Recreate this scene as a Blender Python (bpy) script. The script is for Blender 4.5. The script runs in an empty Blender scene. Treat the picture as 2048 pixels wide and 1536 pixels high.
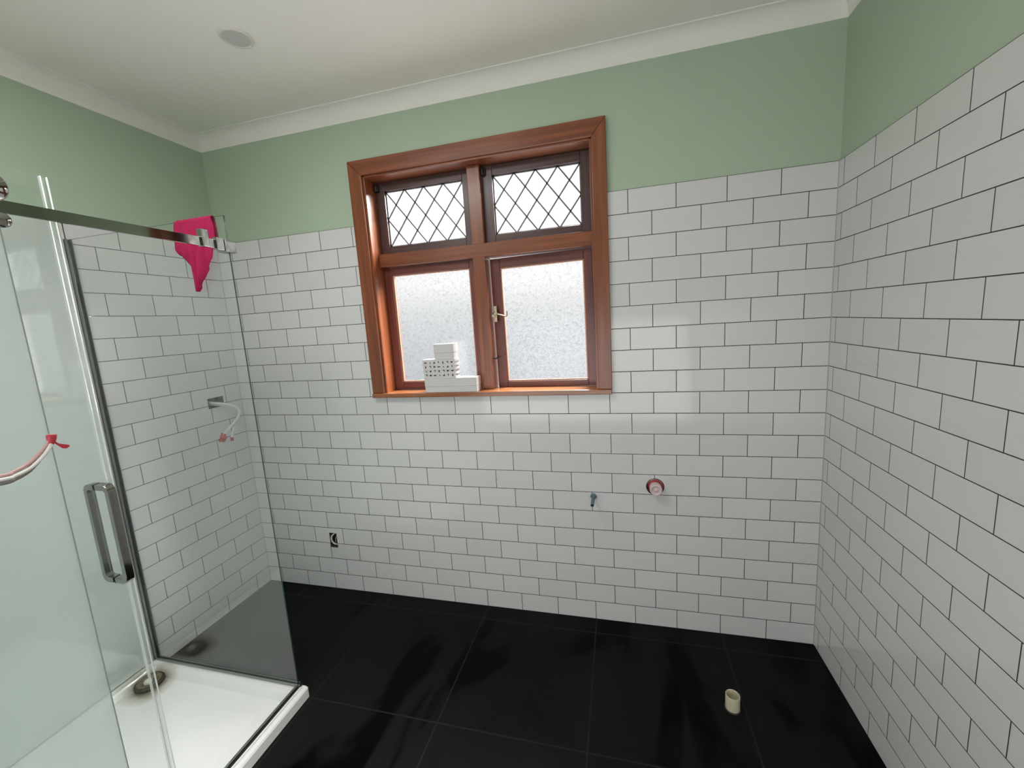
import bpy, bmesh, math, random
from mathutils import Vector, Matrix
random.seed(7)
S = bpy.context.scene
COL = S.collection

# ---------------------------------------------------------------- camera
cam_d = bpy.data.cameras.new('camera')
cam = bpy.data.objects.new('camera', cam_d)
COL.objects.link(cam)
RX = Vector((0.967402315325473, 0.24553632102640682, -0.062005446210163365))
RY = Vector((0.022226945474830187, 0.16157605469708405, 0.9866099236493518))
RZ = Vector((0.25226716630937746, -0.9558269161335272, 0.15085152699556845))
M = Matrix((RX, RY, RZ)).transposed().to_4x4()
M.translation = Vector((2.24811, -2.00365, 1.58551))
cam.matrix_world = M
cam_d.sensor_width = 36.0
cam_d.lens = 36.0 * 827.3772 / 2048.0
cam_d.clip_start = 0.01
S.camera = cam

# ---------------------------------------------------------------- look
S.view_settings.view_transform = 'Standard'
S.view_settings.look = 'None'
S.view_settings.gamma = 1.0
S.view_settings.use_curve_mapping = False
S.view_settings.exposure = 0.0
try:
    S.cycles.transparent_max_bounces = 24
    S.cycles.max_bounces = 14
    S.cycles.diffuse_bounces = 6
except Exception:
    pass

# ---------------------------------------------------------------- sky
W = bpy.data.worlds.new('overcast_sky')
S.world = W
W.use_nodes = True
wn = W.node_tree
wn.nodes.clear()
wo = wn.nodes.new('ShaderNodeOutputWorld')
wb = wn.nodes.new('ShaderNodeBackground')
wg = wn.nodes.new('ShaderNodeTexCoord')
wsx = wn.nodes.new('ShaderNodeSeparateXYZ')
wm = wn.nodes.new('ShaderNodeMapRange')
wm.inputs[1].default_value = -1
wm.inputs[2].default_value = 1
wr = wn.nodes.new('ShaderNodeValToRGB')
wn.links.new(wg.outputs['Generated'], wsx.inputs[0])
wn.links.new(wsx.outputs['Z'], wm.inputs[0])
wn.links.new(wm.outputs[0], wr.inputs[0])
wn.links.new(wr.outputs[0], wb.inputs[0])
wn.links.new(wb.outputs[0], wo.inputs[0])
SKY_STRENGTH = 2.3 * 4.0
wb.inputs[1].default_value = SKY_STRENGTH
cr = wr.color_ramp
stops = [(0.0, (1.9, 1.88, 1.8)), (.34, (1.5, 1.5, 1.45)), (.41, (.23, .245, .26)), (.47, (.28, .29, .30)), (.515, (.35, .355, .36)),
         (.545, (.46, .46, .46)), (.60, (.54, .54, .54)), (.66, (.66, .66, .66)), (.72, (3.2, 3.2, 3.2)), (1.0, (4.0, 4.0, 4.0))]
stops = [(p, tuple(v / 4.0 for v in c)) for p, c in stops]      # ramp colours stay within 0..1
while len(cr.elements) < len(stops):
    cr.elements.new(0.5)
for e, (p, c) in zip(cr.elements, stops):
    e.position = p
    e.color = (*c, 1)

def area(name, loc, rot, sx, sy, power, color=(1, 1, 1), portal=False):
    d = bpy.data.lights.new(name, 'AREA')
    d.shape = 'RECTANGLE'
    d.size, d.size_y = sx, sy
    d.energy = power
    d.color = color
    if portal:
        d.cycles.is_portal = True
    o = bpy.data.objects.new(name, d)
    o.location = loc
    o.rotation_euler = rot
    COL.objects.link(o)
    return o

# daylight through the leaded window (sky portal) and from the open doorway behind the photographer
area('window_portal', (1.575, .20, 1.79), (math.radians(-90), 0, 0), 1.16, 1.14, 1, portal=True)
area('doorway_light', (1.75, -3.38, 1.40), (math.radians(112), 0, 0), 2.6, 2.3, 52, (.98, .985, 1.0))
bright = area('bright_sky_opening', (2.5, 1.35, 3.15), (0, 0, 0), 1.6, 1.2, 560, (1.0, .98, .94))
bright.rotation_euler = (Vector((1.25, .0, 1.35)) - Vector((2.5, 1.35, 3.15))).to_track_quat('-Z', 'Y').to_euler()
area('added_fill_light', (1.15, -1.36, 2.67), (0, 0, 0), .9, .45, 17, (1.0, .99, .97))  # added ceiling fill with no fitting, brightens the tray and shower side

# ---------------------------------------------------------------- materials
def lin(c):
    out = []
    for v in c:
        v /= 255.0
        out.append(v / 12.92 if v <= .04045 else ((v + .055) / 1.055) ** 2.4)
    return (*out, 1)

class NT:
    def __init__(s, name):
        s.m = bpy.data.materials.new(name)
        s.m.use_nodes = True
        s.t = s.m.node_tree
        s.b = s.t.nodes['Principled BSDF']
        s.out = s.t.nodes['Material Output']
    def n(s, typ, **kw):
        nd = s.t.nodes.new(typ)
        for k, v in kw.items():
            if isinstance(k, str) and hasattr(nd, k):
                setattr(nd, k, v)
        return nd
    def l(s, a, b):
        s.t.links.new(a, b)
    def p(s, **kw):
        for k, v in kw.items():
            s.b.inputs[k.replace('_', ' ')].default_value = v
        return s

def noise(nt, scale, detail=3, coord='Object', sc=(1, 1, 1), rough=.5):
    tc = nt.n('ShaderNodeTexCoord')
    mp = nt.n('ShaderNodeMapping')
    mp.inputs['Scale'].default_value = sc
    nz = nt.n('ShaderNodeTexNoise')
    nz.inputs['Scale'].default_value = scale
    nz.inputs['Detail'].default_value = detail
    nz.inputs['Roughness'].default_value = rough
    nt.l(tc.outputs[coord], mp.inputs[0])
    nt.l(mp.outputs[0], nz.inputs['Vector'])
    return nz

def ramp(nt, src, stops):
    r = nt.n('ShaderNodeValToRGB')
    while len(r.color_ramp.elements) < len(stops):
        r.color_ramp.elements.new(.5)
    for e, (p, c) in zip(r.color_ramp.elements, stops):
        e.position = p
        e.color = c
    nt.l(src, r.inputs[0])
    return r

def bump(nt, src, strength, dist=.001):
    b = nt.n('ShaderNodeBump')
    b.inputs['Strength'].default_value = strength
    b.inputs['Distance'].default_value = dist
    nt.l(src, b.inputs['Height'])
    nt.l(b.outputs[0], nt.b.inputs['Normal'])
    return b

def simple(name, rgb, rough=.5, metal=0.0, var=.06, nscale=30, bmp=0.0, **kw):
    nt = NT(name)
    nz = noise(nt, nscale)
    c = lin(rgb)
    a = tuple(v * (1 - var) for v in c[:3]) + (1,)
    b = tuple(min(1, v * (1 + var)) for v in c[:3]) + (1,)
    r = ramp(nt, nz.outputs[0], [(.3, a), (.7, b)])
    nt.l(r.outputs[0], nt.b.inputs['Base Color'])
    nt.p(Roughness=rough, Metallic=metal)
    for k, v in kw.items():
        nt.b.inputs[k.replace('_', ' ')].default_value = v
    if bmp:
        bump(nt, nz.outputs[0], bmp)
    return nt.m

TILE_H = 0.101154
def tile_mat(name):
    nt = NT(name)
    uv = nt.n('ShaderNodeUVMap')
    uv.uv_map = 'tile'
    br = nt.n('ShaderNodeTexBrick')
    br.offset = .5
    br.offset_frequency = 2
    br.squash = 1.0
    br.inputs['Color1'].default_value = (.61, .615, .61, 1)
    br.inputs['Color2'].default_value = (.65, .655, .65, 1)
    br.inputs['Mortar'].default_value = (.022, .021, .021, 1)
    br.inputs['Scale'].default_value = 1.0
    br.inputs['Mortar Size'].default_value = .0016
    br.inputs['Mortar Smooth'].default_value = .15
    br.inputs['Bias'].default_value = 0
    br.inputs['Brick Width'].default_value = .2
    br.inputs['Row Height'].default_value = TILE_H
    nt.l(uv.outputs[0], br.inputs['Vector'])
    nt.l(br.outputs['Color'], nt.b.inputs['Base Color'])
    rr = nt.n('ShaderNodeMapRange')
    nt.p(Specular_IOR_Level=.5)
    rr.inputs[3].default_value = .09
    rr.inputs[4].default_value = .75
    nt.l(br.outputs['Fac'], rr.inputs[0])
    nt.l(rr.outputs[0], nt.b.inputs['Roughness'])
    # pillowed edges + faint glaze ripple
    b2 = nt.n('ShaderNodeTexBrick')
    b2.offset = .5
    b2.offset_frequency = 2
    b2.inputs['Scale'].default_value = 1.0
    b2.inputs['Mortar Size'].default_value = .004
    b2.inputs['Mortar Smooth'].default_value = 1.0
    b2.inputs['Brick Width'].default_value = .2
    b2.inputs['Row Height'].default_value = TILE_H
    nt.l(uv.outputs[0], b2.inputs['Vector'])
    nz = nt.n('ShaderNodeTexNoise')
    nz.inputs['Scale'].default_value = 9
    nt.l(uv.outputs[0], nz.inputs['Vector'])
    ma = nt.n('ShaderNodeMath', operation='MULTIPLY_ADD')
    ma.inputs[1].default_value = -1.0
    nt.l(b2.outputs['Fac'], ma.inputs[0])
    nm = nt.n('ShaderNodeMath', operation='MULTIPLY')
    nm.inputs[1].default_value = .35
    nt.l(nz.outputs[0], nm.inputs[0])
    nt.l(nm.outputs[0], ma.inputs[2])
    bump(nt, ma.outputs[0], .35, .0012)
    return nt.m

def wood(name, dark, light, axis, rough=.32, gscale=1.0):
    nt = NT(name)
    sc = [55 * gscale, 55 * gscale, 55 * gscale]
    sc[axis] = 2.0 * gscale
    nz = noise(nt, 1.0, 6, sc=tuple(sc), rough=.62)
    r = ramp(nt, nz.outputs[0], [(.3, lin(dark)), (.52, lin([(a + b) / 2 for a, b in zip(dark, light)])), (.72, lin(light))])
    nt.l(r.outputs[0], nt.b.inputs['Base Color'])
    nt.p(Roughness=rough, Coat_Weight=.25, Coat_Roughness=.2)
    bump(nt, nz.outputs[0], .12, .0006)
    return nt.m

def glass_mat(name, tint, base_f=.04, milky=0.0, milk_col=(.75, .82, .79), ripple=0.0):
    nt = NT(name)
    nt.t.nodes.remove(nt.b)
    geo = nt.n('ShaderNodeNewGeometry')
    dot = nt.n('ShaderNodeVectorMath', operation='DOT_PRODUCT')
    nt.l(geo.outputs['Incoming'], dot.inputs[0])
    nt.l(geo.outputs['Normal'], dot.inputs[1])
    ab = nt.n('ShaderNodeMath', operation='ABSOLUTE')
    nt.l(dot.outputs['Value'], ab.inputs[0])
    om = nt.n('ShaderNodeMath', operation='SUBTRACT')
    om.inputs[0].default_value = 1
    nt.l(ab.outputs[0], om.inputs[1])
    pw = nt.n('ShaderNodeMath', operation='POWER')
    pw.inputs[1].default_value = 5
    nt.l(om.outputs[0], pw.inputs[0])
    fr = nt.n('ShaderNodeMath', operation='MULTIPLY_ADD')
    fr.inputs[1].default_value = 1 - base_f
    fr.inputs[2].default_value = base_f
    nt.l(pw.outputs[0], fr.inputs[0])
    tr = nt.n('ShaderNodeBsdfTransparent')
    tr.inputs[0].default_value = (*tint, 1)
    gl = nt.n('ShaderNodeBsdfAnisotropic')
    gl.inputs['Roughness'].default_value = .02 if not ripple else .12
    gl.inputs[0].default_value = (1, 1, 1, 1)
    mx = nt.n('ShaderNodeMixShader')
    nt.l(fr.outputs[0], mx.inputs[0])
    last = tr
    if milky:
        df = nt.n('ShaderNodeBsdfDiffuse')
        df.inputs[0].default_value = (*milk_col, 1)
        tl = nt.n('ShaderNodeBsdfTranslucent')
        tl.inputs[0].default_value = (*milk_col, 1)
        m0 = nt.n('ShaderNodeMixShader')
        m0.inputs[0].default_value = .5
        nt.l(df.outputs[0], m0.inputs[1])
        nt.l(tl.outputs[0], m0.inputs[2])
        m1 = nt.n('ShaderNodeMixShader')
        m1.inputs[0].default_value = milky
        nt.l(tr.outputs[0], m1.inputs[1])
        nt.l(m0.outputs[0], m1.inputs[2])
        last = m1
    if ripple:
        nz = nt.n('ShaderNodeTexVoronoi')
        nz.inputs['Scale'].default_value = ripple
        n2 = nt.n('ShaderNodeTexNoise')
        n2.inputs['Scale'].default_value = ripple * .8
        n2.inputs['Detail'].default_value = 2
        n2.inputs['Distortion'].default_value = 1.2
        tc = nt.n('ShaderNodeTexCoord')
        nt.l(tc.outputs['Object'], n2.inputs['Vector'])
        nt.l(tc.outputs['Object'], nz.inputs['Vector'])
        b = nt.n('ShaderNodeBump')
        b.inputs['Strength'].default_value = .6
        b.inputs['Distance'].default_value = .002
        nt.l(n2.outputs[0], b.inputs['Height'])
        nt.l(b.outputs[0], gl.inputs['Normal'])
        r = ramp(nt, n2.outputs[0], [(.38, (.84, .85, .86, 1)), (.5, (.97, .97, .97, 1)), (.64, (.90, .91, .92, 1))])
        nt.l(r.outputs[0], tr.inputs[0])
    nt.l(last.outputs[0], mx.inputs[1])
    nt.l(gl.outputs[0], mx.inputs[2])
    nt.l(mx.outputs[0], nt.out.inputs['Surface'])
    return nt.m

def floor_mat():
    nt = NT('black_porcelain_floor')
    tc = nt.n('ShaderNodeTexCoord')
    sx = nt.n('ShaderNodeSeparateXYZ')
    nt.l(tc.outputs['Object'], sx.inputs[0])
    facs = []
    for ax, off in (('X', .298), ('Y', .100)):
        a = nt.n('ShaderNodeMath', operation='ADD')
        a.inputs[1].default_value = off + 6.0
        nt.l(sx.outputs[ax], a.inputs[0])
        m = nt.n('ShaderNodeMath', operation='MODULO')
        m.inputs[1].default_value = .6
        nt.l(a.outputs[0], m.inputs[0])
        s = nt.n('ShaderNodeMath', operation='SUBTRACT')
        s.inputs[1].default_value = .3
        nt.l(m.outputs[0], s.inputs[0])
        b = nt.n('ShaderNodeMath', operation='ABSOLUTE')
        nt.l(s.outputs[0], b.inputs[0])
        g = nt.n('ShaderNodeMath', operation='GREATER_THAN')
        g.inputs[1].default_value = .3 - .0030
        nt.l(b.outputs[0], g.inputs[0])
        facs.append(g)
    mx = nt.n('ShaderNodeMath', operation='MAXIMUM')
    nt.l(facs[0].outputs[0], mx.inputs[0])
    nt.l(facs[1].outputs[0], mx.inputs[1])
    nz = noise(nt, 1.0, 3, sc=(3.0, 1.3, 1), rough=.55)
    nz.inputs['Distortion'].default_value = .8
    r = ramp(nt, nz.outputs[0], [(.42, (.0006, .0006, .0006, 1)), (.50, (.0068, .0070, .0069, 1)), (.8, (.0105, .0105, .0102, 1))])
    mc = nt.n('ShaderNodeMix', data_type='RGBA')
    nt.l(mx.outputs[0], mc.inputs[0])
    nt.l(r.outputs[0], mc.inputs[6])
    mc.inputs[7].default_value = (.020, .019, .017, 1)
    nt.l(mc.outputs[2], nt.b.inputs['Base Color'])
    rr = ramp(nt, nz.outputs[0], [(.42, (.30, .30, .30, 1)), (.52, (.55, .55, .55, 1))])
    nt.l(rr.outputs[0], nt.b.inputs['Roughness'])
    nt.p(Specular_IOR_Level=.07)
    return nt.m

M_TILE = tile_mat('white_subway_tile_dark_grout')
M_GREEN = simple('sage_green_wall_paint', (170, 187, 164), .62, var=.015, nscale=3)
M_CEIL = simple('white_ceiling_paint', (236, 235, 229), .7, var=.01, nscale=2)
M_PLASTER = simple('plain_white_wall_paint', (222, 220, 212), .6, var=.02, nscale=3)
M_FLOOR = floor_mat()
WR = ((100, 50, 26), (150, 84, 48))
M_WOODX = wood('varnished_rimu_along_x', WR[0], WR[1], 0)
M_WOODY = wood('varnished_rimu_along_y', WR[0], WR[1], 1)
M_WOODZ = wood('varnished_rimu_along_z', WR[0], WR[1], 2)
M_SILL = wood('varnished_sill_wood', (122, 72, 42), (170, 112, 70), 0, .22)
M_SASHX = wood('red_brown_sash_wood_x', (78, 34, 28), (122, 60, 50), 0, .35)
M_SASHZ = wood('red_brown_sash_wood_z', (78, 34, 28), (122, 60, 50), 2, .35)
M_USASHX = wood('dark_sash_wood_x', (52, 32, 32), (88, 58, 56), 0, .4)
M_USASHZ = wood('dark_sash_wood_z', (52, 32, 32), (88, 58, 56), 2, .4)
M_BEAD = wood('pale_glazing_bead', (176, 128, 104), (206, 160, 132), 2, .4)
M_CHROME = simple('polished_chrome', (158, 157, 152), .06, 1.0, var=.02)
M_SATIN = simple('satin_aluminium', (150, 152, 150), .28, 1.0, var=.04)
M_BRASS = simple('aged_brass', (176, 168, 148), .3, 1.0, var=.15, nscale=80)
M_LEAD = simple('grey_lead_came', (105, 105, 108), .5, .3, var=.1)
M_ACRYL = simple('white_acrylic', (226, 229, 225), .12, var=.01, nscale=4, Coat_Weight=.2)
M_LINER = simple('white_acrylic_liner', (204, 213, 210), .04, var=.01, nscale=4, Specular_IOR_Level=1.0, Coat_Weight=1.0, Coat_Roughness=.02, Coat_IOR=1.9)
M_BLACK = simple('black_rubber', (14, 14, 14), .5)
M_DARKHOLE = simple('dark_wall_cavity', (78, 70, 66), .9, var=.3)
M_WHITEPL = simple('white_plastic', (216, 214, 206), .4, var=.02)
M_CREAMPIPE = simple('cream_pvc_pipe', (190, 184, 158), .45, var=.05)
M_BLUEPIPE = simple('blue_grey_polybutylene', (92, 110, 124), .35, var=.08)
M_PINKWHITE = simple('translucent_white_plastic_cap', (206, 190, 190), .3, var=.03, Subsurface_Weight=.1)
M_SILIC = simple('pale_grey_silicone', (160, 162, 157), .4)
M_RED = simple('red_insulating_tape', (176, 44, 58), .4, var=.12)
M_CABLE = simple('white_pvc_cable', (206, 204, 198), .4, var=.04)
M_CABLEPINK = simple('pinkish_grey_cable', (176, 140, 136), .4, var=.05)
M_CABLEGREY = simple('grey_pvc_cable', (120, 112, 108), .5, var=.08)
M_TOWEL = simple('magenta_microfibre', (150, 8, 66), .95, var=.22, nscale=260, bmp=.5)
M_BOX = simple('white_card', (196, 194, 193), .6, var=.01)
M_INK = simple('black_ink_print', (22, 20, 20), .6)
M_GLASS = glass_mat('clear_shower_glass', (.972, .985, .978), .045, milky=.018)
M_HAZE = glass_mat('hazy_shower_glass', (.93, .96, .95), .045, milky=.34, milk_col=(.84, .885, .87))  # milky mix makes the fixed panel nearly opaque
M_GLASSEDGE = simple('green_glass_edge', (46, 66, 58), .15, var=.05)
M_SEAL = glass_mat('clear_plastic_seal', (.80, .83, .82), .12, milky=.62, milk_col=(.95, .96, .95))
M_PANE = glass_mat('textured_obscure_glass', (.95, .95, .95), .04, milky=.012, milk_col=(.95, .95, .95), ripple=95)
M_DRAIN = simple('stained_waste_fitting', (112, 100, 80), .55, var=.45, nscale=60)
M_RUST = simple('grimy_dark_metal', (60, 52, 40), .5, .3, var=.4, nscale=70)
M_PAD = simple('white_putty_lump', (212, 214, 200), .5, var=.08, nscale=90)

def tray_mat():
    nt = NT('white_acrylic_with_waste_stain')
    tc = nt.n('ShaderNodeTexCoord')
    ds = nt.n('ShaderNodeVectorMath', operation='DISTANCE')
    ds.inputs[1].default_value = (.105 - .445, -.808 + 1.154, .024)
    nt.l(tc.outputs['Object'], ds.inputs[0])
    nz = noise(nt, 14, 4)
    ad = nt.n('ShaderNodeMath', operation='MULTIPLY_ADD')
    ad.inputs[1].default_value = .05
    nt.l(nz.outputs[0], ad.inputs[0])
    nt.l(ds.outputs['Value'], ad.inputs[2])
    r = ramp(nt, ad.outputs[0], [(.080, lin((120, 112, 98))), (.112, lin((196, 192, 182))), (.145, lin((230, 231, 229)))])
    nt.l(r.outputs[0], nt.b.inputs['Base Color'])
    nt.p(Roughness=.16)
    return nt.m
M_TRAY = tray_mat()

# ---------------------------------------------------------------- helpers
def tag(o, label=None, cat=None, group=None, kind=None):
    if label: o['label'] = label
    if cat: o['category'] = cat
    if group: o['group'] = group
    if kind: o['kind'] = kind
    return o

def link(name, bm, mats, parent=None, smooth=False, bevel=0, seg=2, subsurf=0):
    me = bpy.data.meshes.new(name)
    bmesh.ops.recalc_face_normals(bm, faces=bm.faces)
    bm.to_mesh(me)
    bm.free()
    if not isinstance(mats, (list, tuple)):
        mats = [mats]
    for m in mats:
        me.materials.append(m)
    o = bpy.data.objects.new(name, me)
    COL.objects.link(o)
    if parent is not None:
        o.parent = parent
        o.matrix_parent_inverse = Matrix.Identity(4)
        # parts are modelled in world space: compensate the parents' placement
        mw = parent_world(parent)
        me.transform(mw.inverted())
    if smooth:
        for p in me.polygons:
            p.use_smooth = True
    if bevel:
        md = o.modifiers.new('bevel', 'BEVEL')
        md.width = bevel
        md.segments = seg
        md.limit_method = 'ANGLE'
        md.angle_limit = math.radians(35)
    if subsurf:
        md = o.modifiers.new('subsurf', 'SUBSURF')
        md.levels = subsurf
        md.render_levels = subsurf
    return o

def parent_world(p):
    m = Matrix.Identity(4)
    chain = []
    while p is not None:
        chain.append(p)
        p = p.parent
    for q in reversed(chain):
        m = m @ q.matrix_basis
    return m

def thing(name, loc, label=None, cat=None, group=None, kind=None, rot=(0, 0, 0)):
    o = bpy.data.objects.new(name, None)
    o.empty_display_size = .05
    o.location = loc
    o.rotation_euler = rot
    COL.objects.link(o)
    tag(o, label, cat, group, kind)
    return o

def box(bm, x0, x1, y0, y1, z0, z1, mi=0):
    v = [bm.verts.new(p) for p in ((x0, y0, z0), (x1, y0, z0), (x1, y1, z0), (x0, y1, z0),
                                   (x0, y0, z1), (x1, y0, z1), (x1, y1, z1), (x0, y1, z1))]
    fs = []
    for idx in ((0, 3, 2, 1), (4, 5, 6, 7), (0, 1, 5, 4), (1, 2, 6, 5), (2, 3, 7, 6), (3, 0, 4, 7)):
        f = bm.faces.new([v[i] for i in idx])
        f.material_index = mi
        fs.append(f)
    return fs

def B(*a):
    bm = bmesh.new()
    box(bm, *a)
    return bm

def prism(bm, pts, fn, d0, d1, mi=0):
    """extrude the 2D outline pts; fn(u, v, d) gives the 3D point"""
    a = [bm.verts.new(fn(u, v, d0)) for u, v in pts]
    b = [bm.verts.new(fn(u, v, d1)) for u, v in pts]
    n = len(pts)
    fs = [bm.faces.new(a), bm.faces.new(b[::-1])]
    for i in range(n):
        fs.append(bm.faces.new((a[i], b[i], b[(i + 1) % n], a[(i + 1) % n])))
    for f in fs:
        f.material_index = mi
    return fs

def tube(bm, pts, radii, seg=14, caps=True, sq=(1, 1), mi=0):
    """swept tube through 3D points with parallel-transported frames"""
    pts = [Vector(p) for p in pts]
    if not hasattr(radii, '__len__'):
        radii = [radii] * len(pts)
    rings = []
    up = None
    for i, p in enumerate(pts):
        t = (pts[min(i + 1, len(pts) - 1)] - pts[max(i - 1, 0)]).normalized()
        if up is None:
            up = t.orthogonal().normalized() if abs(t.z) > .9 else Vector((0, 0, 1))
        s = t.cross(up)
        s.normalize()
        up = s.cross(t).normalized()
        rings.append([bm.verts.new(p + (s * math.cos(a) * sq[0] + up * math.sin(a) * sq[1]) * radii[i])
                      for a in [2 * math.pi * k / seg for k in range(seg)]])
    for a, b in zip(rings, rings[1:]):
        for k in range(seg):
            f = bm.faces.new((a[k], a[(k + 1) % seg], b[(k + 1) % seg], b[k]))
            f.smooth = True
            f.material_index = mi
    if caps:
        for r in (rings[0], rings[-1]):
            f = bm.faces.new(r)
            f.material_index = mi
    return rings

def spline(pts, n=8):
    P = [Vector(p) for p in pts]
    P = [P[0] * 2 - P[1]] + P + [P[-1] * 2 - P[-2]]
    out = []
    for i in range(1, len(P) - 2):
        for k in range(n):
            t = k / n
            a, b, c, d = P[i - 1:i + 3]
            out.append(.5 * ((2 * b) + (c - a) * t + (2 * a - 5 * b + 4 * c - d) * t * t + (3 * b - a - 3 * c + d) * t ** 3))
    out.append(P[-2])
    return out

def lathe(bm, profile, origin, axis, seg=40, mi=0):
    """profile: (radius, distance along axis)"""
    ax = Vector(axis).normalized()
    s = ax.orthogonal().normalized()
    t = ax.cross(s)
    o = Vector(origin)
    rings = []
    for r, h in profile:
        if r < 1e-6:
            rings.append([bm.verts.new(o + ax * h)])
        else:
            rings.append([bm.verts.new(o + ax * h + (s * math.cos(2 * math.pi * k / seg) + t * math.sin(2 * math.pi * k / seg)) * r)
                          for k in range(seg)])
    for a, b in zip(rings, rings[1:]):
        for k in range(seg):
            q = (k + 1) % seg
            if len(a) == 1 and len(b) == 1:
                continue
            if len(a) == 1:
                f = bm.faces.new((a[0], b[k], b[q]))
            elif len(b) == 1:
                f = bm.faces.new((a[k], a[q], b[0]))
            else:
                f = bm.faces.new((a[k], a[q], b[q], b[k]))
            f.smooth = True
            f.material_index = mi

# ---------------------------------------------------------------- room shell
WID = 3.0997          # room width
ZT = 2.1251           # top of the tiling
ZC = 2.70             # ceiling
YB = -3.42            # wall behind the photographer
TT = .007             # tile thickness

def wall_face(bm, fn, u0, u1, v0, v1, rects, circles, depth, mi, uvfn, hole_mi=None, cap_mi=None):
    """front face with rectangular / circular holes running `depth` into the wall. fn(u,v,d) -> 3D."""
    uvl = bm.loops.layers.uv.get('tile') or bm.loops.layers.uv.new('tile')
    boxes = list(rects) + [(cx - r * 1.25, cx + r * 1.25, cz - r * 1.25, cz + r * 1.25) for cx, cz, r in circles]
    us = sorted({u0, u1, *[b[0] for b in boxes], *[b[1] for b in boxes]})
    vs = sorted({v0, v1, *[b[2] for b in boxes], *[b[3] for b in boxes]})
    def face(p, m):
        f = bm.faces.new([bm.verts.new(fn(*q)) for q in p])
        f.material_index = m
        for lp, q in zip(f.loops, p):
            lp[uvl].uv = uvfn(q[0], q[1])
        return f
    for a, b in zip(us, us[1:]):
        for c, d in zip(vs, vs[1:]):
            m_, n_ = (a + b) / 2, (c + d) / 2
            if any(r[0] < m_ < r[1] and r[2] < n_ < r[3] for r in boxes):
                continue
            face([(a, c, 0), (b, c, 0), (b, d, 0), (a, d, 0)], mi)
    hm = mi if hole_mi is None else hole_mi
    for a, b, c, d in rects:
        if b - a > .3:
            continue
        for p, q in (((a, c), (b, c)), ((b, c), (b, d)), ((b, d), (a, d)), ((a, d), (a, c))):
            face([(*p, 0), (*q, 0), (*q, depth), (*p, depth)], hm)
        if cap_mi is not None:
            face([(a, c, depth), (b, c, depth), (b, d, depth), (a, d, depth)], cap_mi)
    for cx, cz, r in circles:
        n = 32
        ring = [(cx + r * math.cos(2 * math.pi * (k + .5) / n), cz + r * math.sin(2 * math.pi * (k + .5) / n)) for k in range(n)]
        R = r * 1.25
        sqr = []
        for k in range(n):
            a = 2 * math.pi * (k + .5) / n
            s = R / max(abs(math.cos(a)), abs(math.sin(a)))
            sqr.append((cx + s * math.cos(a), cz + s * math.sin(a)))
        for k in range(n):
            q = (k + 1) % n
            pts = [(*ring[k], 0), (*ring[q], 0), (*sqr[q], 0), (*sqr[k], 0)]
            e = .0001
            if abs(abs(sqr[k][0] - cx) - R) < e and abs(abs(sqr[q][1] - cz) - R) < e and abs(abs(sqr[k][1] - cz) - R) > e:
                pts.insert(3, (sqr[k][0], sqr[q][1], 0))
            elif abs(abs(sqr[k][1] - cz) - R) < e and abs(abs(sqr[q][0] - cx) - R) < e and abs(abs(sqr[k][0] - cx) - R) > e:
                pts.insert(3, (sqr[q][0], sqr[k][1], 0))
            face(pts, mi)
            face([(*ring[k], 0), (*ring[q], 0), (*ring[q], depth), (*ring[k], depth)], hm)
        if cap_mi is not None:
            face([(*p, depth) for p in ring], cap_mi)

# window opening and service holes
WX0, WX1, WZ0, WZ1 = 1.000, 2.150, 1.216, 2.360
SOCK = (.502, .553, .277, .372)
MIX = (2.402, .750, .042)
PIPE = (2.107, .688, .0125)

bm = bmesh.new()
bf = lambda u, v, d: (u, d, v)
wall_face(bm, bf, 0, WID, 0, ZT, [(WX0, WX1, WZ0, ZT), SOCK], [MIX, PIPE], .055, 0,
          lambda u, v: (u - WID + .1 + 4, v - .0009), 2, 2)
bu = lambda u, v, d: (u, d + .005, v)
wall_face(bm, bu, -.005, WID + .005, ZT, ZC, [(WX0, WX1, ZT, WZ1)], [], .05, 1, lambda u, v: (u, v), 1)
# top lip of the tiles, body of the wall around the opening, so no light leaks in
bm.faces.new([bm.verts.new(p) for p in ((0, 0, ZT), (WX0, 0, ZT), (WX0, .005, ZT), (0, .005, ZT))])
bm.faces.new([bm.verts.new(p) for p in ((WX1, 0, ZT), (WID, 0, ZT), (WID, .005, ZT), (WX1, .005, ZT))])
for a in ((-.15, WX0, .06, .2, -.1, 2.85), (WX1, WID + .15, .06, .2, -.1, 2.85),
          (WX0, WX1, .06, .2, -.1, WZ0), (WX0, WX1, .06, .2, WZ1, 2.85)):
    box(bm, *a, 3)
wb_ = link('wall_back', bm, [M_TILE, M_GREEN, M_DARKHOLE, M_PLASTER])
tag(wb_, kind='structure')

LHOLE = (-.214, -.118, 1.199, 1.257)
bm = bmesh.new()
lf = lambda u, v, d: (-d, u, v)
wall_face(bm, lf, -.70, 0, 0, ZT, [LHOLE], [], .05, 0, lambda u, v: (u + 4, v - .0009), 2, 2)
uvl = bm.loops.layers.uv['tile']
for a in ((-.15, -.0035, YB, -.70, 0, ZT, 3), (-.15, -.005, YB, .06, ZT, ZC, 1), (-.2, -.06, YB, .2, 0, ZC, 3)):
    box(bm, *a)
bm.faces.new([bm.verts.new(p) for p in ((0, 0, ZT), (0, -.70, ZT), (-.005, -.70, ZT), (-.005, 0, ZT))])
tag(link('wall_left', bm, [M_TILE, M_GREEN, M_DARKHOLE, M_PLASTER]), kind='structure')

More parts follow.
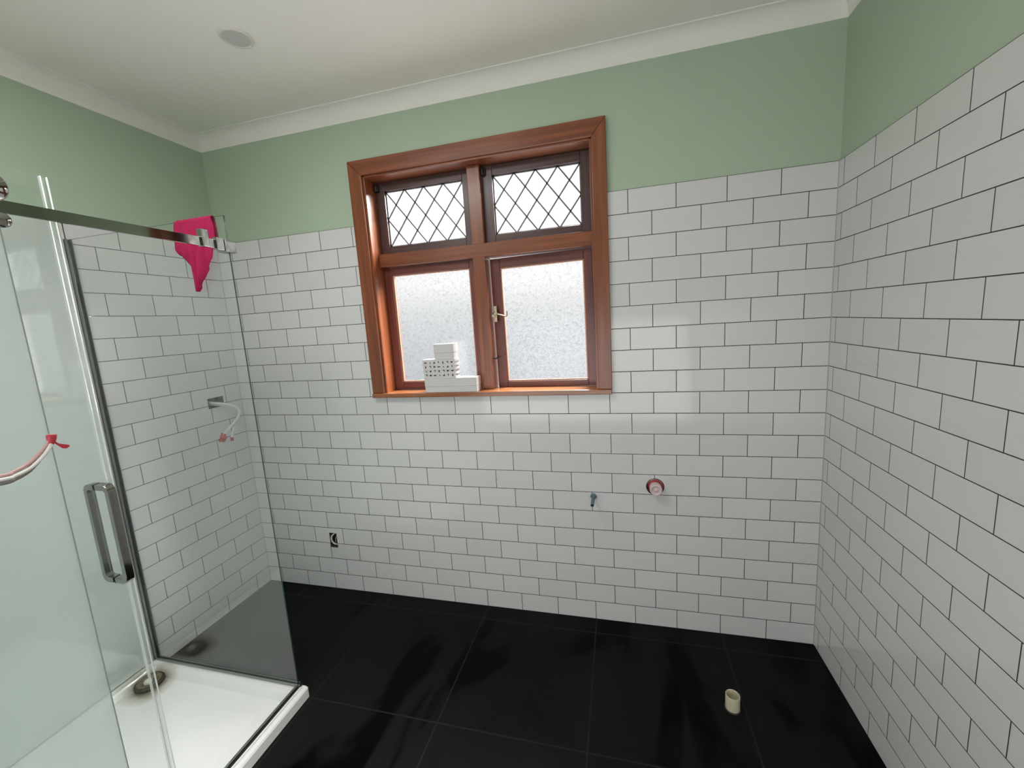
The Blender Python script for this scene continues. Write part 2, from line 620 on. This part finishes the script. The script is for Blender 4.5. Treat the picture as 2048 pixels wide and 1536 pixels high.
bm = bmesh.new()
rf = lambda u, v, d: (WID + d, u, v)
wall_face(bm, rf, YB, 0, 0, ZT, [], [], .05, 0, lambda u, v: (u + .0398 + .1 + 4, v - .0009))
wall_face(bm, lambda u, v, d: (WID + .005 + d, u, v), YB, .005, ZT, ZC, [], [], .05, 1, lambda u, v: (u, v))
bm.faces.new([bm.verts.new(p) for p in ((WID, 0, ZT), (WID, YB, ZT), (WID + .005, YB, ZT), (WID + .005, 0, ZT))])
box(bm, WID + .01, WID + .15, YB, .2, -.1, 2.85, 3)
tag(link('wall_right', bm, [M_TILE, M_GREEN, M_DARKHOLE, M_PLASTER]), kind='structure')

bm = bmesh.new()
box(bm, -.2, WID + .15, YB - .12, YB, -.1, 2.85)
tag(link('wall_front', bm, M_PLASTER), kind='structure')
bm = bmesh.new()
box(bm, 0, .965, -1.76, -1.640, 0, ZC)
tag(link('wall_shower', bm, M_PLASTER), kind='structure')

bm = bmesh.new()
box(bm, -.2, WID + .15, YB - .12, .2, -.12, 0)
tag(link('floor', bm, M_FLOOR), kind='structure')
bm = bmesh.new()
box(bm, -.2, WID + .15, YB - .12, .2, ZC, ZC + .12)
tag(link('ceiling', bm, M_CEIL), kind='structure')

for i, x in enumerate((0.0, WID)):
    s_ = 1 if i == 0 else -1
    bm = bmesh.new()
    prism(bm, [(x, 0), (x + s_ * .0026, 0), (x, -.0026)], lambda u, v, d: (u, v, d), 0.0, ZT)
    tag(link('trim_%d' % (4 + i), bm, M_SILIC), kind='structure')

# scotia cornice, one run per wall, mitred at the corners
def cornice(name, fn, l0, l1, mit0, mit1):
    P, Dp = .060, .072
    prof = [(0, ZC), (0, ZC - Dp)]
    for k in range(9):
        a = math.pi / 2 * k / 8
        prof.append((.001 + (P - .006) * (1 - math.cos(a)), ZC - Dp + .001 + (Dp - .005) * math.sin(a)))
    prof += [(P, ZC - .004), (P, ZC)]
    bm = bmesh.new()
    a = [bm.verts.new(fn(d, l0 + d * mit0, z)) for d, z in prof]
    b = [bm.verts.new(fn(d, l1 - d * mit1, z)) for d, z in prof]
    bm.faces.new(a)
    bm.faces.new(b[::-1])
    n = len(prof)
    for i in range(n):
        f = bm.faces.new((a[i], b[i], b[(i + 1) % n], a[(i + 1) % n]))
    tag(link(name, bm, M_CEIL), kind='structure')
cornice('trim_1', lambda d, l, z: (l, .005 - d, z), -.005, WID + .005, 1, 1)
cornice('trim_2', lambda d, l, z: (-.005 + d, -l, z), -.005, -YB, 1, 0)
cornice('trim_3', lambda d, l, z: (WID + .005 - d, -l, z), -.005, -YB, 1, 0)

# ---------------------------------------------------------------- window
win = thing('window_1', (1.575, 0, 1.236), kind='structure')
CX0, CX1, CI0, CI1, CT, CIT = .930, 2.213, 1.003, 2.150, 2.432, 2.357
SZ = 1.237
def casing(pts, mat):
    bm = bmesh.new()
    prism(bm, pts, lambda u, v, d: (u, d, v), -.022, .003)
    return link('casing', bm, mat, win, bevel=.003)
casing([(CX0, SZ), (CI0, SZ), (CI0, CIT), (CX0, CT)], M_WOODZ)
casing([(CI1, SZ), (CX1, SZ), (CX1, CT), (CI1, CIT)], M_WOODZ)
casing([(CI0, CIT), (CI1, CIT), (CX1, CT), (CX0, CT)], M_WOODX)
# raised inner edge of the casing and the jamb lining
JX0, JX1, JT = 1.014, 2.140, 2.348
def lining(a, mat):
    return link('jamb', B(*a), mat, win, bevel=.0015)
lining((CI0 - .006, JX0, -.010, .16, SZ, JT + .006), M_WOODZ)
lining((JX1, CI1 + .006, -.010, .16, SZ, JT + .006), M_WOODZ)
lining((JX0, JX1, -.010, .16, JT, CIT + .004), M_WOODX)
link('window_sill', B(CX0, CX1 - .001, -.030, .16, 1.213, SZ), M_SILL, win, bevel=.003)
link('mullion', B(1.541, 1.607, .050, .145, SZ, JT), M_WOODZ, win, bevel=.003)
link('transom', B(JX0, JX1, .048, .145, 1.911, 1.978), M_WOODX, win, bevel=.003)

def sash(ox0, ox1, oz0, oz1, gx0, gx1, gz0, gz1, mx, mz, tilt=0.0, sag=0.0, lattice=False, bead=False, fastener=False):
    """one sash: frame, pane, optional lead lattice / pale bead / latch"""
    y0, y1 = .086, .124
    def place(o):
        if tilt or sag:
            o.data.transform(Matrix.Translation((ox1, y0, oz0)) @ Matrix.Rotation(-tilt, 4, 'Z') @
                             Matrix.Rotation(sag, 4, 'Y') @ Matrix.Translation((-ox1, -y0, -oz0)) if False else
                             PW.inverted() @ Matrix.Translation((ox1, y0, oz0)) @ Matrix.Rotation(-tilt, 4, 'Z') @
                             Matrix.Rotation(sag, 4, 'Y') @ Matrix.Translation((-ox1, -y0, -oz0)) @ PW)
        return o
    PW = parent_world(win)
    bm = bmesh.new()
    box(bm, ox0, gx0, y0, y1, oz0, oz1, 1)
    box(bm, gx1, ox1, y0, y1, oz0, oz1, 1)
    box(bm, gx0, gx1, y0 + .0005, y1, oz0, gz0, 0)
    box(bm, gx0, gx1, y0 + .0005, y1, gz1, oz1, 0)
    f = place(link('sash', bm, [mx, mz], win, bevel=.002))
    place(link('pane', B(gx0 - .003, gx1 + .003, .104, .107, gz0 - .003, gz1 + .003), M_PANE, f))
    if lattice:
        bm = bmesh.new()
        w, h = (gx1 - gx0), (gz1 - gz0)
        cw, ch = w / 4, h / 2
        def seg(p, q):
            d = Vector((q[0] - p[0], 0, q[1] - p[1]))
            n = Vector((-d.z, 0, d.x)).normalized() * .0034
            pts = []
            for y in (.1005, .1035):
                pts.append([Vector((gx0 + p[0], y, gz0 + p[1])) + n, Vector((gx0 + p[0], y, gz0 + p[1])) - n,
                            Vector((gx0 + q[0], y, gz0 + q[1])) - n, Vector((gx0 + q[0], y, gz0 + q[1])) + n])
            a = [bm.verts.new(v) for v in pts[0]]
            b = [bm.verts.new(v) for v in pts[1]]
            bm.faces.new(a); bm.faces.new(b[::-1])
            for i in range(4):
                bm.faces.new((a[i], b[i], b[(i + 1) % 4], a[(i + 1) % 4]))
        for k in range(-2, 5):                       # falling and rising diagonals clipped to the pane
            for s in (1, -1):
                p0, p1 = (k * cw, h if s > 0 else 0), ((k + 2) * cw, 0 if s > 0 else h)
                t0, t1 = max(0, -k / 2), min(1, (4 - k) / 2)
                if t1 - t0 < .01:
                    continue
                L = lambda t: (p0[0] + (p1[0] - p0[0]) * t, p0[1] + (p1[1] - p0[1]) * t)
                seg(L(t0), L(t1))
        for a in (((0, .002), (w, .002)), ((0, h - .002), (w, h - .002)), ((.002, 0), (.002, h)), ((w - .002, 0), (w - .002, h))):
            seg(*a)
        place(link('lead_lattice', bm, M_LEAD, f))
    if bead:
        bm = bmesh.new()
        t = .007
        for a in ((gx0, gx0 + t, gz0, gz1), (gx1 - t, gx1, gz0, gz1), (gx0 + t, gx1 - t, gz0, gz0 + t), (gx0 + t, gx1 - t, gz1 - t, gz1)):
            box(bm, a[0], a[1], .094, .1035, a[2], a[3])
        place(link('glazing_bead', bm, M_BEAD, f, bevel=.0015))
    return f, place

sash(1.016, 1.5395, 1.98, 2.346, 1.064, 1.503, 2.019, 2.302, M_USASHX, M_USASHZ, lattice=True)
sash(1.6085, 2.138, 1.98, 2.346, 1.660, 2.091, 2.018, 2.300, M_USASHX, M_USASHZ, lattice=True)
sash(1.016, 1.5395, 1.239, 1.909, 1.059, 1.507, 1.281, 1.869, M_SASHX, M_SASHZ, bead=True)
fs, pl = sash(1.617, 2.138, 1.240, 1.9085, 1.668, 2.096, 1.270, 1.861, M_SASHX, M_SASHZ,
              tilt=math.radians(2.6), sag=math.radians(-.42), bead=True)
# casement fastener on the ajar sash
bm = bmesh.new()
box(bm, 1.626, 1.640, .082, .0875, 1.585, 1.665)
lathe(bm, [(0, 0), (.010, 0), (.010, .012), (.006, .016), (0, .016)], (1.633, .083, 1.628), (0, -1, 0), 20)
tube(bm, spline([(1.633, .072, 1.628), (1.655, .066, 1.622), (1.685, .062, 1.613), (1.698, .062, 1.612), (1.7, .062, 1.622), (1.7, .062, 1.635)], 5),
     [.0042] * 26, 10)
box(bm, 1.616, 1.632, .070, .086, 1.610, 1.622)
link('casement_fastener', bm, M_BRASS, fs, bevel=.001)
bm = bmesh.new()
box(bm, 1.610, 1.626, .062, .082, 1.392, 1.402)
tube(bm, [(1.618, .06, 1.397), (1.618, .09, 1.397)], .004, 10)
link('stay_peg', bm, M_BLACK, fs, bevel=.001)
# dark hinge knuckles at the top of the upper sashes
for hx in (1.020, 1.612):
    bm = bmesh.new()
    tube(bm, [(hx + .004, .074, 2.335), (hx + .004, .074, 2.300)], .010, 14)
    box(bm, hx, hx + .018, .074, .088, 2.302, 2.334)
    link('hinge', bm, M_BLACK, win, bevel=.001)

# ---------------------------------------------------------------- white boxes on the sill
def cardbox(name, x0, x1, y0, y1, z0, z1, rot, label, pattern=False):
    cx, cy = (x0 + x1) / 2, (y0 + y1) / 2
    r = thing(name, (cx, cy, z0), label, 'box', 'white boxes stacked on the window sill')
    w, d, h = (x1 - x0) / 2, (y1 - y0) / 2, z1 - z0
    def put(nm, bm, mat, bev=0):
        me_o = link(nm, bm, mat, None, bevel=bev)
        me_o.parent = r
        return me_o
    put('box_base', B(-w + .001, w - .001, -d + .001, d - .001, 0.0003, h * .42), M_BOX, .0008)
    put('lid', B(-w, w, -d, d, h * .42 + .0003, h), M_BOX, .001)
    if pattern:
        bm = bmesh.new()
        rnd = random.Random(3)
        shapes = [
            [(-1, 1), (.9, 1), (.9, -.9), (.2, .1)],
            [(-.9, .7), (.9, .8), (.8, -.6), (-.1, -.3), (-.9, -.8)],
            [(-1.2, .45), (1.2, .45), (1.2, -.35), (-1.2, -.45)],
            [(-.7, 1), (.2, .2), (.8, .5), (.5, -1), (-.1, .1)],
            [(-.9, -.2), (-.2, .2), (.7, 1.1), (.9, -.7), (-.4, -.8)],
            [(-.5, 1), (.6, 1), (.5, .2), (.1, -1.1), (-.1, .1), (-.6, .5)],
            [(-.4, 1), (.4, 1), (.5, -1), (-.5, -1)],
        ]
        for r_ in range(4):
            for c_ in range(7):
                sh = shapes[(c_ + r_ * 3) % 7]
                for face in ('front', 'side'):
                    s = .0060
                    if face == 'front':
                        u = -w + .016 + c_ * (2 * w - .032) / 6
                        fn = lambda a, b, q: (u + a * s, -d - .0002 - q, h * .155 + r_ * h * .225 + b * s)
                    else:
                        if c_ > 4: continue
                        v_ = -d + .010 + c_ * (2 * d - .020) / 4
                        fn = lambda a, b, q: (w + .0002 + q, v_ + a * s * .6, h * .155 + r_ * h * .225 + b * s * .8)
                    prism(bm, sh, fn, 0, .0003)
        put('printed_shapes', bm, M_INK)
    return r
cardbox('card_box', 1.249, 1.540, -.024, .045, SZ, 1.312, 0, 'long low plain white card box on the window sill, bottom of the stack')
cardbox('card_box', 1.247, 1.427, -.022, .043, 1.312, 1.411, 0, 'square white box printed with rows of small black shapes, middle of the sill stack', True)
cardbox('card_box', 1.315, 1.424, -.018, .040, 1.411, 1.489, 0, 'small plain white box on top of the black-patterned box')

# ---------------------------------------------------------------- shower
# acrylic liner on the left wall and the alcove wall
bm = bmesh.new()
box(bm, -.003, .0015, -1.6395, -.7135, .05, 2.12)
box(bm, .002, .885, -1.6395, -1.636, .05, 2.12)
tag(link('shower_liner', bm, M_LINER), 'glossy white acrylic wall liner behind the sliding shower door', 'wall panel')

# tray
bm = bmesh.new()
TX1, TY0, TY1, TZ = .888, -1.618, -.690, .050
def ringrect(x0, x1, y0, y1, z, r, n=5):
    pts = []
    for cx, cy, a0 in ((x1 - r, y1 - r, 0), (x0 + r, y1 - r, 90), (x0 + r, y0 + r, 180), (x1 - r, y0 + r, 270)):
        for k in range(n + 1):
            a = math.radians(a0 + 90 * k / n)
            pts.append(bm.verts.new((cx + r * math.cos(a), cy + r * math.sin(a), z)))
    return pts
R0 = ringrect(.003, TX1, TY0, TY1, 0.001, .012)
R1 = ringrect(.003, TX1, TY0, TY1, TZ - .008, .012)
R2 = ringrect(.006, TX1 - .004, TY0 + .004, TY1 - .004, TZ - .001, .012)
R3 = ringrect(.011, TX1 - .010, TY0 + .010, TY1 - .010, TZ, .012)
R4 = ringrect(.040, TX1 - .050, TY0 + .040, TY1 - .045, TZ, .020)
R5 = ringrect(.046, TX1 - .057, TY0 + .046, TY1 - .053, TZ - .006, .022)
R6 = ringrect(.060, TX1 - .075, TY0 + .060, TY1 - .072, .026, .030)
R7 = ringrect(.12, TX1 - .14, TY0 + .12, TY1 - .13, .020, .05)
rs = [R0, R1, R2, R3, R4, R5, R6, R7]
for a, b in zip(rs, rs[1:]):
    n = len(a)
    for i in range(n):
        bm.faces.new((a[i], a[(i + 1) % n], b[(i + 1) % n], b[i]))
bm.faces.new(R7)
bm.faces.new(R0[::-1])
tray = thing('shower_tray', (.445, -1.154, 0), 'white acrylic shower tray on the black floor at the lower left', 'shower tray')
link('tray_basin', bm, M_TRAY, tray)

# open waste in the tray corner
DX, DY = .098, -.800
bm = bmesh.new()
lathe(bm, [(0, .004), (.036, .004), (.040, .014), (.052, .014), (.056, .011), (.057, .002)], (DX, DY, .024), (0, 0, 1), 36)
wd = link('waste', bm, M_RUST, tray)
wd['label'] = 'round stained waste fitting with its cover off'
bm = bmesh.new()
lathe(bm, [(.022, .005), (.034, .0055), (.038, .0135), (.046, .0148)], (DX, DY, .024), (0, 0, 1), 36)
link('waste_rim', bm, M_DRAIN, wd)
bm = bmesh.new()
lathe(bm, [(.016, .004), (.0165, .013), (.012, .018), (0, .021)], (DX - .004, DY - .004, .024), (0, 0, 1), 20)
link('centre_plug', bm, M_PAD, wd)

# enclosure
enc = thing('shower_enclosure', (.855, -.70, .05), 'frameless glass shower enclosure with chrome rail and return panel on the white tray', 'shower screen')
def glass_box(name, x0, x1, y0, y1, z0, z1, parent, edge_axis, mg=None, me_=None):
    bm = bmesh.new()
    fs_ = box(bm, x0, x1, y0, y1, z0, z1)
    for f in fs_:
        f.normal_update()
        if abs(f.normal[edge_axis]) < .5:
            f.material_index = 1
        if (name == 'return_panel' and f.normal.x < -.5) or (name == 'sliding_door' and abs(f.normal.z) > .5):
            f.material_index = 0
    return link(name, bm, [mg or M_GLASS, me_ or M_GLASSEDGE], parent)
glass_box('return_panel', .016, .842, -.7035, -.6975, .058, 2.037, enc, 1)
glass_box('fixed_panel', .8745, .8805, -1.617, -1.326, .056, 1.995, enc, 0, mg=M_HAZE)
# wall channel and base channels
bm = bmesh.new()
box(bm, .002, .022, -.710, -.707, .052, 2.040)
box(bm, .002, .022, -.694, -.691, .052, 2.040)
box(bm, .002, .005, -.707, -.694, .052, 2.040)
link('wall_channel', bm, M_SATIN, enc, bevel=.0008)
bm = bmesh.new()
box(bm, .010, .846, -.709, -.7045, .0505, .062)
box(bm, .010, .846, -.6965, -.692, .0505, .062)
link('base_channel', bm, M_SATIN, enc, bevel=.0008)
bm = bmesh.new()
box(bm, .838, .848, -1.617, -.712, .0505, .062)
link('bottom_guide', bm, M_SATIN, enc, bevel=.001)
bm = bmesh.new()
box(bm, .851, .859, -1.617, -.693, .0505, .0575)
link('rubber_seal', bm, M_BLACK, enc, bevel=.0006)
bm = bmesh.new()
box(bm, .862, .868, -1.617, -.712, .0505, .060)
link('outer_threshold', bm, M_ACRYL, enc, bevel=.001)
# rail with stopper and corner connector
rail = link('rail', B(.866, .8735, -1.617, -.745, 1.905, 1.935), M_CHROME, enc, bevel=.0008)
bm = bmesh.new()
box(bm, .858, .882, -.833, -.809, 1.903, 1.962)
link('stopper', bm, M_CHROME, rail, bevel=.002)
bm = bmesh.new()
box(bm, .862, .880, -.782, -.752, 1.900, 1.943)
link('connector', bm, M_CHROME, rail, bevel=.0015)
bm = bmesh.new()
box(bm, .846, .878, -.748, -.738, 1.899, 1.941)
box(bm, .828, .862, -.738, -.688, 1.900, 1.940)
link('corner_clamp', bm, M_CHROME, rail, bevel=.0015)

# sliding door: hangs from the rail and moves on its own
door = glass_box('sliding_door', .847, .853, -1.615, -1.221, .066, 2.017, enc, 0, me_=M_SEAL)
bm = bmesh.new()
box(bm, .8455, .8470, -1.220, -1.208, .066, 2.017, 1)
box(bm, .8530, .8545, -1.220, -1.208, .066, 2.017, 1)
for yy in (-1.2190, -1.2065):
    tube(bm, [(.8535, yy, .066), (.8535, yy, 2.017)], .0017, 8)
tube(bm, [(.8485, -1.2050, .066), (.8485, -1.2050, 2.017)], .0014, 8)
link('edge_seal', bm, [M_SEAL, M_GLASS], door)
def handle(side, bx0, bx1, gx):
    bm = bmesh.new()
    z0, z1, t, r = .922, 1.214, .016, .020
    xo = bx1 if side > 0 else bx0
    xi = bx0 if side > 0 else bx1
    # D outline in x-z, outer loop then inner loop
    def arc(cx, cz, rr, a0, a1, n=6):
        return [(cx + side * rr * math.cos(math.radians(a0 + (a1 - a0) * k / n)), cz + rr * math.sin(math.radians(a0 + (a1 - a0) * k / n))) for k in range(n + 1)]
    outer = [(gx, z0)] + arc(xo - side * r, z0 + r, r, -90, 0) + arc(xo - side * r, z1 - r, r, 0, 90) + [(gx, z1)]
    ri = .008
    inner = [(gx, z0 + t)] + arc(xi - side * ri, z0 + t + ri, ri, -90, 0) + arc(xi - side * ri, z1 - t - ri, ri, 0, 90) + [(gx, z1 - t)]
    y0, y1 = -1.251, -1.231
    A = [[bm.verts.new((x, y, z)) for x, z in outer] for y in (y0, y1)]
    I = [[bm.verts.new((x, y, z)) for x, z in inner] for y in (y0, y1)]
    n = len(outer)
    for i in range(n - 1):
        for s in (0, 1):
            bm.faces.new((A[s][i], A[s][i + 1], I[s][i + 1], I[s][i]))
        bm.faces.new((A[0][i], A[0][i + 1], A[1][i + 1], A[1][i]))
        bm.faces.new((I[0][i], I[0][i + 1], I[1][i + 1], I[1][i]))
    for i in (0, n - 1):
        bm.faces.new((A[0][i], A[1][i], I[1][i], I[0][i]))
    return link('handle', bm, M_CHROME, door, bevel=.0012)
handle(1, .889, .903, .8545)
handle(-1, .809, .821, .8465)
link('handle_gasket', B(.8535, .8548, -1.2515, -1.2305, .922, .936), M_BLACK, door)
link('handle_gasket', B(.8535, .8548, -1.2515, -1.2305, 1.200, 1.214), M_BLACK, door)
bm = bmesh.new()
lathe(bm, [(0, 0), (.034, 0), (.036, .003), (.036, .011), (.033, .014), (0, .014)], (.864, -1.330, 1.963), (1, 0, 0), 36)
link('roller', bm, M_CHROME, door)
bm = bmesh.new()
lathe(bm, [(0, -.012), (.009, -.012), (.009, .004), (.016, .004), (.017, .007), (.017, .016), (.014, .019), (0, .019)], (.864, -1.320, 1.888), (1, 0, 0), 30)
link('lower_knob', bm, M_CHROME, door)

# ---------------------------------------------------------------- towel on the return panel
OUT = [(.619, 2.040), (.677, 2.044), (.741, 2.045), (.790, 2.041), (.799, 2.005), (.798, 1.973), (.790, 1.932), (.774, 1.890), (.748, 1.850),
       (.722, 1.815), (.696, 1.782), (.684, 1.770), (.677, 1.776), (.672, 1.800), (.668, 1.835), (.662, 1.868), (.646, 1.896), (.622, 1.913), (.600, 1.934), (.603, 1.991)]
def span(z):
    xs = []
    n = len(OUT)
    for i in range(n):
        (xa, za), (xb, zb) = OUT[i], OUT[(i + 1) % n]
        if (za - z) * (zb - z) <= 0 and abs(za - zb) > 1e-9:
            xs.append(xa + (xb - xa) * (z - za) / (zb - za))
    return (min(xs), max(xs)) if len(xs) > 1 else None
bm = bmesh.new()
NX, NZ = 40, 48
rows = []
def fold(x, t):
    return (.0085 * math.sin(x * 78 + t * 2.6) + .0025 * math.sin(x * 190 + 1 - t * 3)) * min(1, .25 + t * 1.6)
# back flap, over the top, then the front
zs_back = [1.93 + (2.036 - 1.93) * k / 6 for k in range(7)]
for z in zs_back:
    t = (2.036 - z) / .26
    a, b = .625, .785
    rows.append([(a + (b - a) * i / NX, -.692 + .002 + abs(fold(a + (b - a) * i / NX, t)) * .8, z) for i in range(NX + 1)])
for k, (y, z) in enumerate(((-.694, 2.0405), (-.7005, 2.0425), (-.707, 2.0405))):
    a, b = (.622, .790)
    rows.append([(a + (b - a) * i / NX, y, z + .0008 * math.sin(i * .9)) for i in range(NX + 1)])
for k in range(NZ + 1):
    z = 2.034 + (1.7715 - 2.034) * k / NZ
    sp = span(z)
    a, b = sp
    t = k / NZ
    rows.append([(a + (b - a) * i / NX, -.7085 - .002 - (.4 + .6 * math.sin(math.pi * i / NX)) * abs(fold(a + (b - a) * i / NX, t)) * 1.9 - .010 * t * math.sin(math.pi * i / NX), z) for i in range(NX + 1)])
vr = [[bm.verts.new(p) for p in r] for r in rows]
for a, b in zip(vr, vr[1:]):
    for i in range(NX):
        f = bm.faces.new((a[i], a[i + 1], b[i + 1], b[i]))
        f.smooth = True
tw = link('cleaning_cloth', bm, M_TOWEL, smooth=True)
md = tw.modifiers.new('thickness', 'SOLIDIFY')
md.thickness = .0022
md.offset = 0
tag(tw, 'bright magenta cleaning cloth draped over the top of the glass return panel', 'cloth')

# ---------------------------------------------------------------- cables
def cable_bundle(label, runs, tapes, cat='cable'):
    r = thing('electrical_cable', runs[0][0][0], label, cat)
    for pts, rad, mat in runs:
        bm = bmesh.new()
        sp = spline(pts, 8)
        tube(bm, sp, rad, 12)
        link('cable_core', bm, mat, r)
    for bmf in tapes:
        bm = bmesh.new()
        bmf(bm)
        link('red_tape', bm, M_RED, r, bevel=.0005)
    return r
# left wall, out of the rectangular hole behind the return panel
def tape_a(bm):
    tube(bm, [(.098, -.236, 1.060), (.100, -.240, 1.045), (.100, -.243, 1.036)], [.012, .016, .014], 12)
    for s in ((-.030, -.008), (.014, -.012), (-.006, -.022)):
        p = Vector((.100, -.241, 1.040))
        q = p + Vector((.002, s[0], s[1]))
        d = (q - p)
        n = Vector((.0, -d.z, d.y)).normalized() * .011
        x = Vector((.0012, 0, 0))
        vs_ = [bm.verts.new(v) for v in (p + n * .6 + x, p - n * .6 + x, q - n + x, q + n + x, p + n * .6 - x, p - n * .6 - x, q - n - x, q + n - x)]
        for idx in ((0, 1, 2, 3), (7, 6, 5, 4), (0, 4, 5, 1), (1, 5, 6, 2), (2, 6, 7, 3), (3, 7, 4, 0)):
            bm.faces.new([vs_[i] for i in idx])
    box(bm, .096, .101, -.246, -.238, 1.052, 1.068)
def tape_b(bm):
    tube(bm, [(.098, -.188, 1.030), (.100, -.190, 1.008)], .0085, 10)
cable_bundle('pair of white cables with red taped ends hanging from the left wall hole',
    [([(-.035, -.190, 1.232), (0, -.178, 1.225), (.035, -.150, 1.215), (.080, -.118, 1.190), (.102, -.118, 1.158), (.106, -.150, 1.120), (.100, -.205, 1.078), (.099, -.236, 1.055)], .0078, M_CABLE),
     ([(-.035, -.185, 1.222), (0, -.170, 1.215), (.035, -.142, 1.204), (.078, -.112, 1.178), (.095, -.118, 1.145), (.100, -.148, 1.105), (.100, -.178, 1.060), (.100, -.188, 1.022)], .0066, M_CABLE)],
    [tape_a, tape_b])
# cable in the socket cut-out of the back wall
cable_bundle('short grey cable looped inside the cut-out low on the back wall',
    [([(.545, .050, .360), (.530, .020, .362), (.512, .006, .345), (.512, .004, .318), (.524, .006, .300), (.540, .014, .292), (.545, .045, .286)], .0045, M_CABLE),
     ([(.512, .045, .290), (.520, .016, .296), (.535, .008, .310), (.538, .010, .335), (.532, .045, .350)], .0045, M_CABLEGREY)], [])
# cable from the alcove wall at the left edge
def tape_c(bm):
    tube(bm, spline([(1.1, -1.438, 1.392), (1.1, -1.4345, 1.400), (1.1, -1.4325, 1.411)], 3), [.0055, .0062, .0068, .0072, .0078, .0080, .0080], 10)
    pts = [(-1.434, 1.3985), (-1.428, 1.391), (-1.4225, 1.3835), (-1.4160, 1.3805), (-1.4085, 1.3800)]
    wd_ = [.005, .0055, .006, .0055, .002]
    up = []
    for (y, z), w in zip(pts, wd_):
        up.append([bm.verts.new((1.1 + dx, y - .3 * w * s, z + w * s)) for s in (1, -1) for dx in (.0006, -.0006)])
    for a, b in zip(up, up[1:]):
        bm.faces.new((a[0], b[0], b[2], a[2]))
        bm.faces.new((a[1], a[3], b[3], b[1]))
        bm.faces.new((a[0], a[1], b[1], b[0]))
        bm.faces.new((a[2], b[2], b[3], a[3]))
    bm.faces.new(up[0]); bm.faces.new(up[-1])
cable_bundle('white and grey cables with a red taped tip reaching in at the left edge',
    [([(.940, -1.648, 1.360), (1.045, -1.590, 1.356), (1.1, -1.518, 1.3535), (1.1, -1.500, 1.3545), (1.1, -1.478, 1.362), (1.1, -1.458, 1.377), (1.1, -1.444, 1.391), (1.1, -1.437, 1.402)], .0036, M_CABLEPINK),
     ([(.946, -1.648, 1.353), (1.050, -1.590, 1.349), (1.103, -1.520, 1.347), (1.103, -1.500, 1.347), (1.103, -1.477, 1.354), (1.103, -1.456, 1.370), (1.103, -1.442, 1.386), (1.101, -1.435, 1.400)], .0036, M_CABLE),
     ([(.940, -1.648, 1.345), (1.045, -1.590, 1.341), (1.1, -1.520, 1.340), (1.1, -1.500, 1.3415), (1.1, -1.480, 1.349), (1.1, -1.462, 1.364)], .0050, M_CABLEGREY)],
    [tape_c])

# ---------------------------------------------------------------- pipes
# water pipe stub out of the back wall
px, pz, _ = PIPE
pp = thing('water_pipe', (px, 0, pz), 'thin blue-grey water pipe stub poking out of the back wall tiles', 'pipe')
bm = bmesh.new()
lathe(bm, [(.0085, .04), (.0085, -.108), (.0066, -.108), (.0066, -.06), (0, -.06)], (px, 0, pz), (0, 1, 0), 24)
link('pipe_tube', bm, M_BLUEPIPE, pp)
bm = bmesh.new()
lathe(bm, [(.0066, -.1083), (.0040, -.1075), (0, -.104)], (px, 0, pz), (0, 1, 0), 20)
link('open_end', bm, M_BLACK, pp)
bm = bmesh.new()
lathe(bm, [(.0088, -.001), (.0150, -.001), (.0155, -.004), (.0135, -.010), (.0088, -.011)], (px, 0, pz), (0, 1, 0), 24)
link('grommet', bm, M_BLUEPIPE, pp)
# capped pipe in a round hole
mx_, mz_, mr = MIX
cp = thing('capped_pipe', (mx_, 0, mz_), 'white capped pipe with red seal in a round hole in the back wall', 'pipe')
bm = bmesh.new()
lathe(bm, [(.0335, .05), (.0335, -.010), (.0292, -.010), (.0292, .05)], (mx_ + .002, 0, mz_ + .002), (0, 1, 0), 36)
link('red_seal', bm, M_RED, cp)
bm = bmesh.new()
lathe(bm, [(.0280, .05), (.0280, -.042), (.0260, -.047), (.0200, -.047), (.0190, -.039), (.0110, -.039), (.0100, -.044), (0, -.044)], (mx_ + .001, 0, mz_), (0, 1, 0), 36)
link('pipe_cap', bm, M_PINKWHITE, cp)
bm = bmesh.new()
lathe(bm, [(.0385, .05), (.0385, .001), (.0350, .001), (.0350, .05)], (mx_, 0, mz_), (0, 1, 0), 36)
link('hole_liner', bm, M_SATIN, cp)
# toilet / waste stub in the floor
fp = thing('floor_waste_pipe', (2.655, -.415, 0), 'short open cream plastic pipe standing up from the black floor', 'pipe')
bm = bmesh.new()
lathe(bm, [(.0265, .0005), (.0265, .062), (.0255, .064), (.0235, .064), (.0228, .062), (.0228, .002), (0, .002)], (2.655, -.415, 0), (0, 0, 1), 40)
link('pipe_stub', bm, M_CREAMPIPE, fp)
bm = bmesh.new()
lathe(bm, [(.0290, .0002), (.0295, .003), (.0268, .006)], (2.655, -.415, 0), (0, 0, 1), 40)
link('sealant_collar', bm, simple('grey_sealant', (52, 50, 42), .7, var=.3), fp)

# ---------------------------------------------------------------- ceiling fitting
dl = thing('ceiling_light', (.883, -.561, ZC), 'flat round white ceiling light, switched off, near the left corner', 'ceiling light')
bm = bmesh.new()
lathe(bm, [(.057, 0), (.057, -.004), (.054, -.007), (.047, -.007), (.046, -.004)], (.883, -.561, ZC), (0, 0, 1), 48)
link('trim_ring', bm, M_WHITEPL, dl)
bm = bmesh.new()
lathe(bm, [(.046, -.0045), (.030, -.0055), (0, -.006)], (.883, -.561, ZC), (0, 0, 1), 48)
link('diffuser', bm, simple('off_diffuser', (196, 196, 194), .4, var=.04, nscale=140), dl)
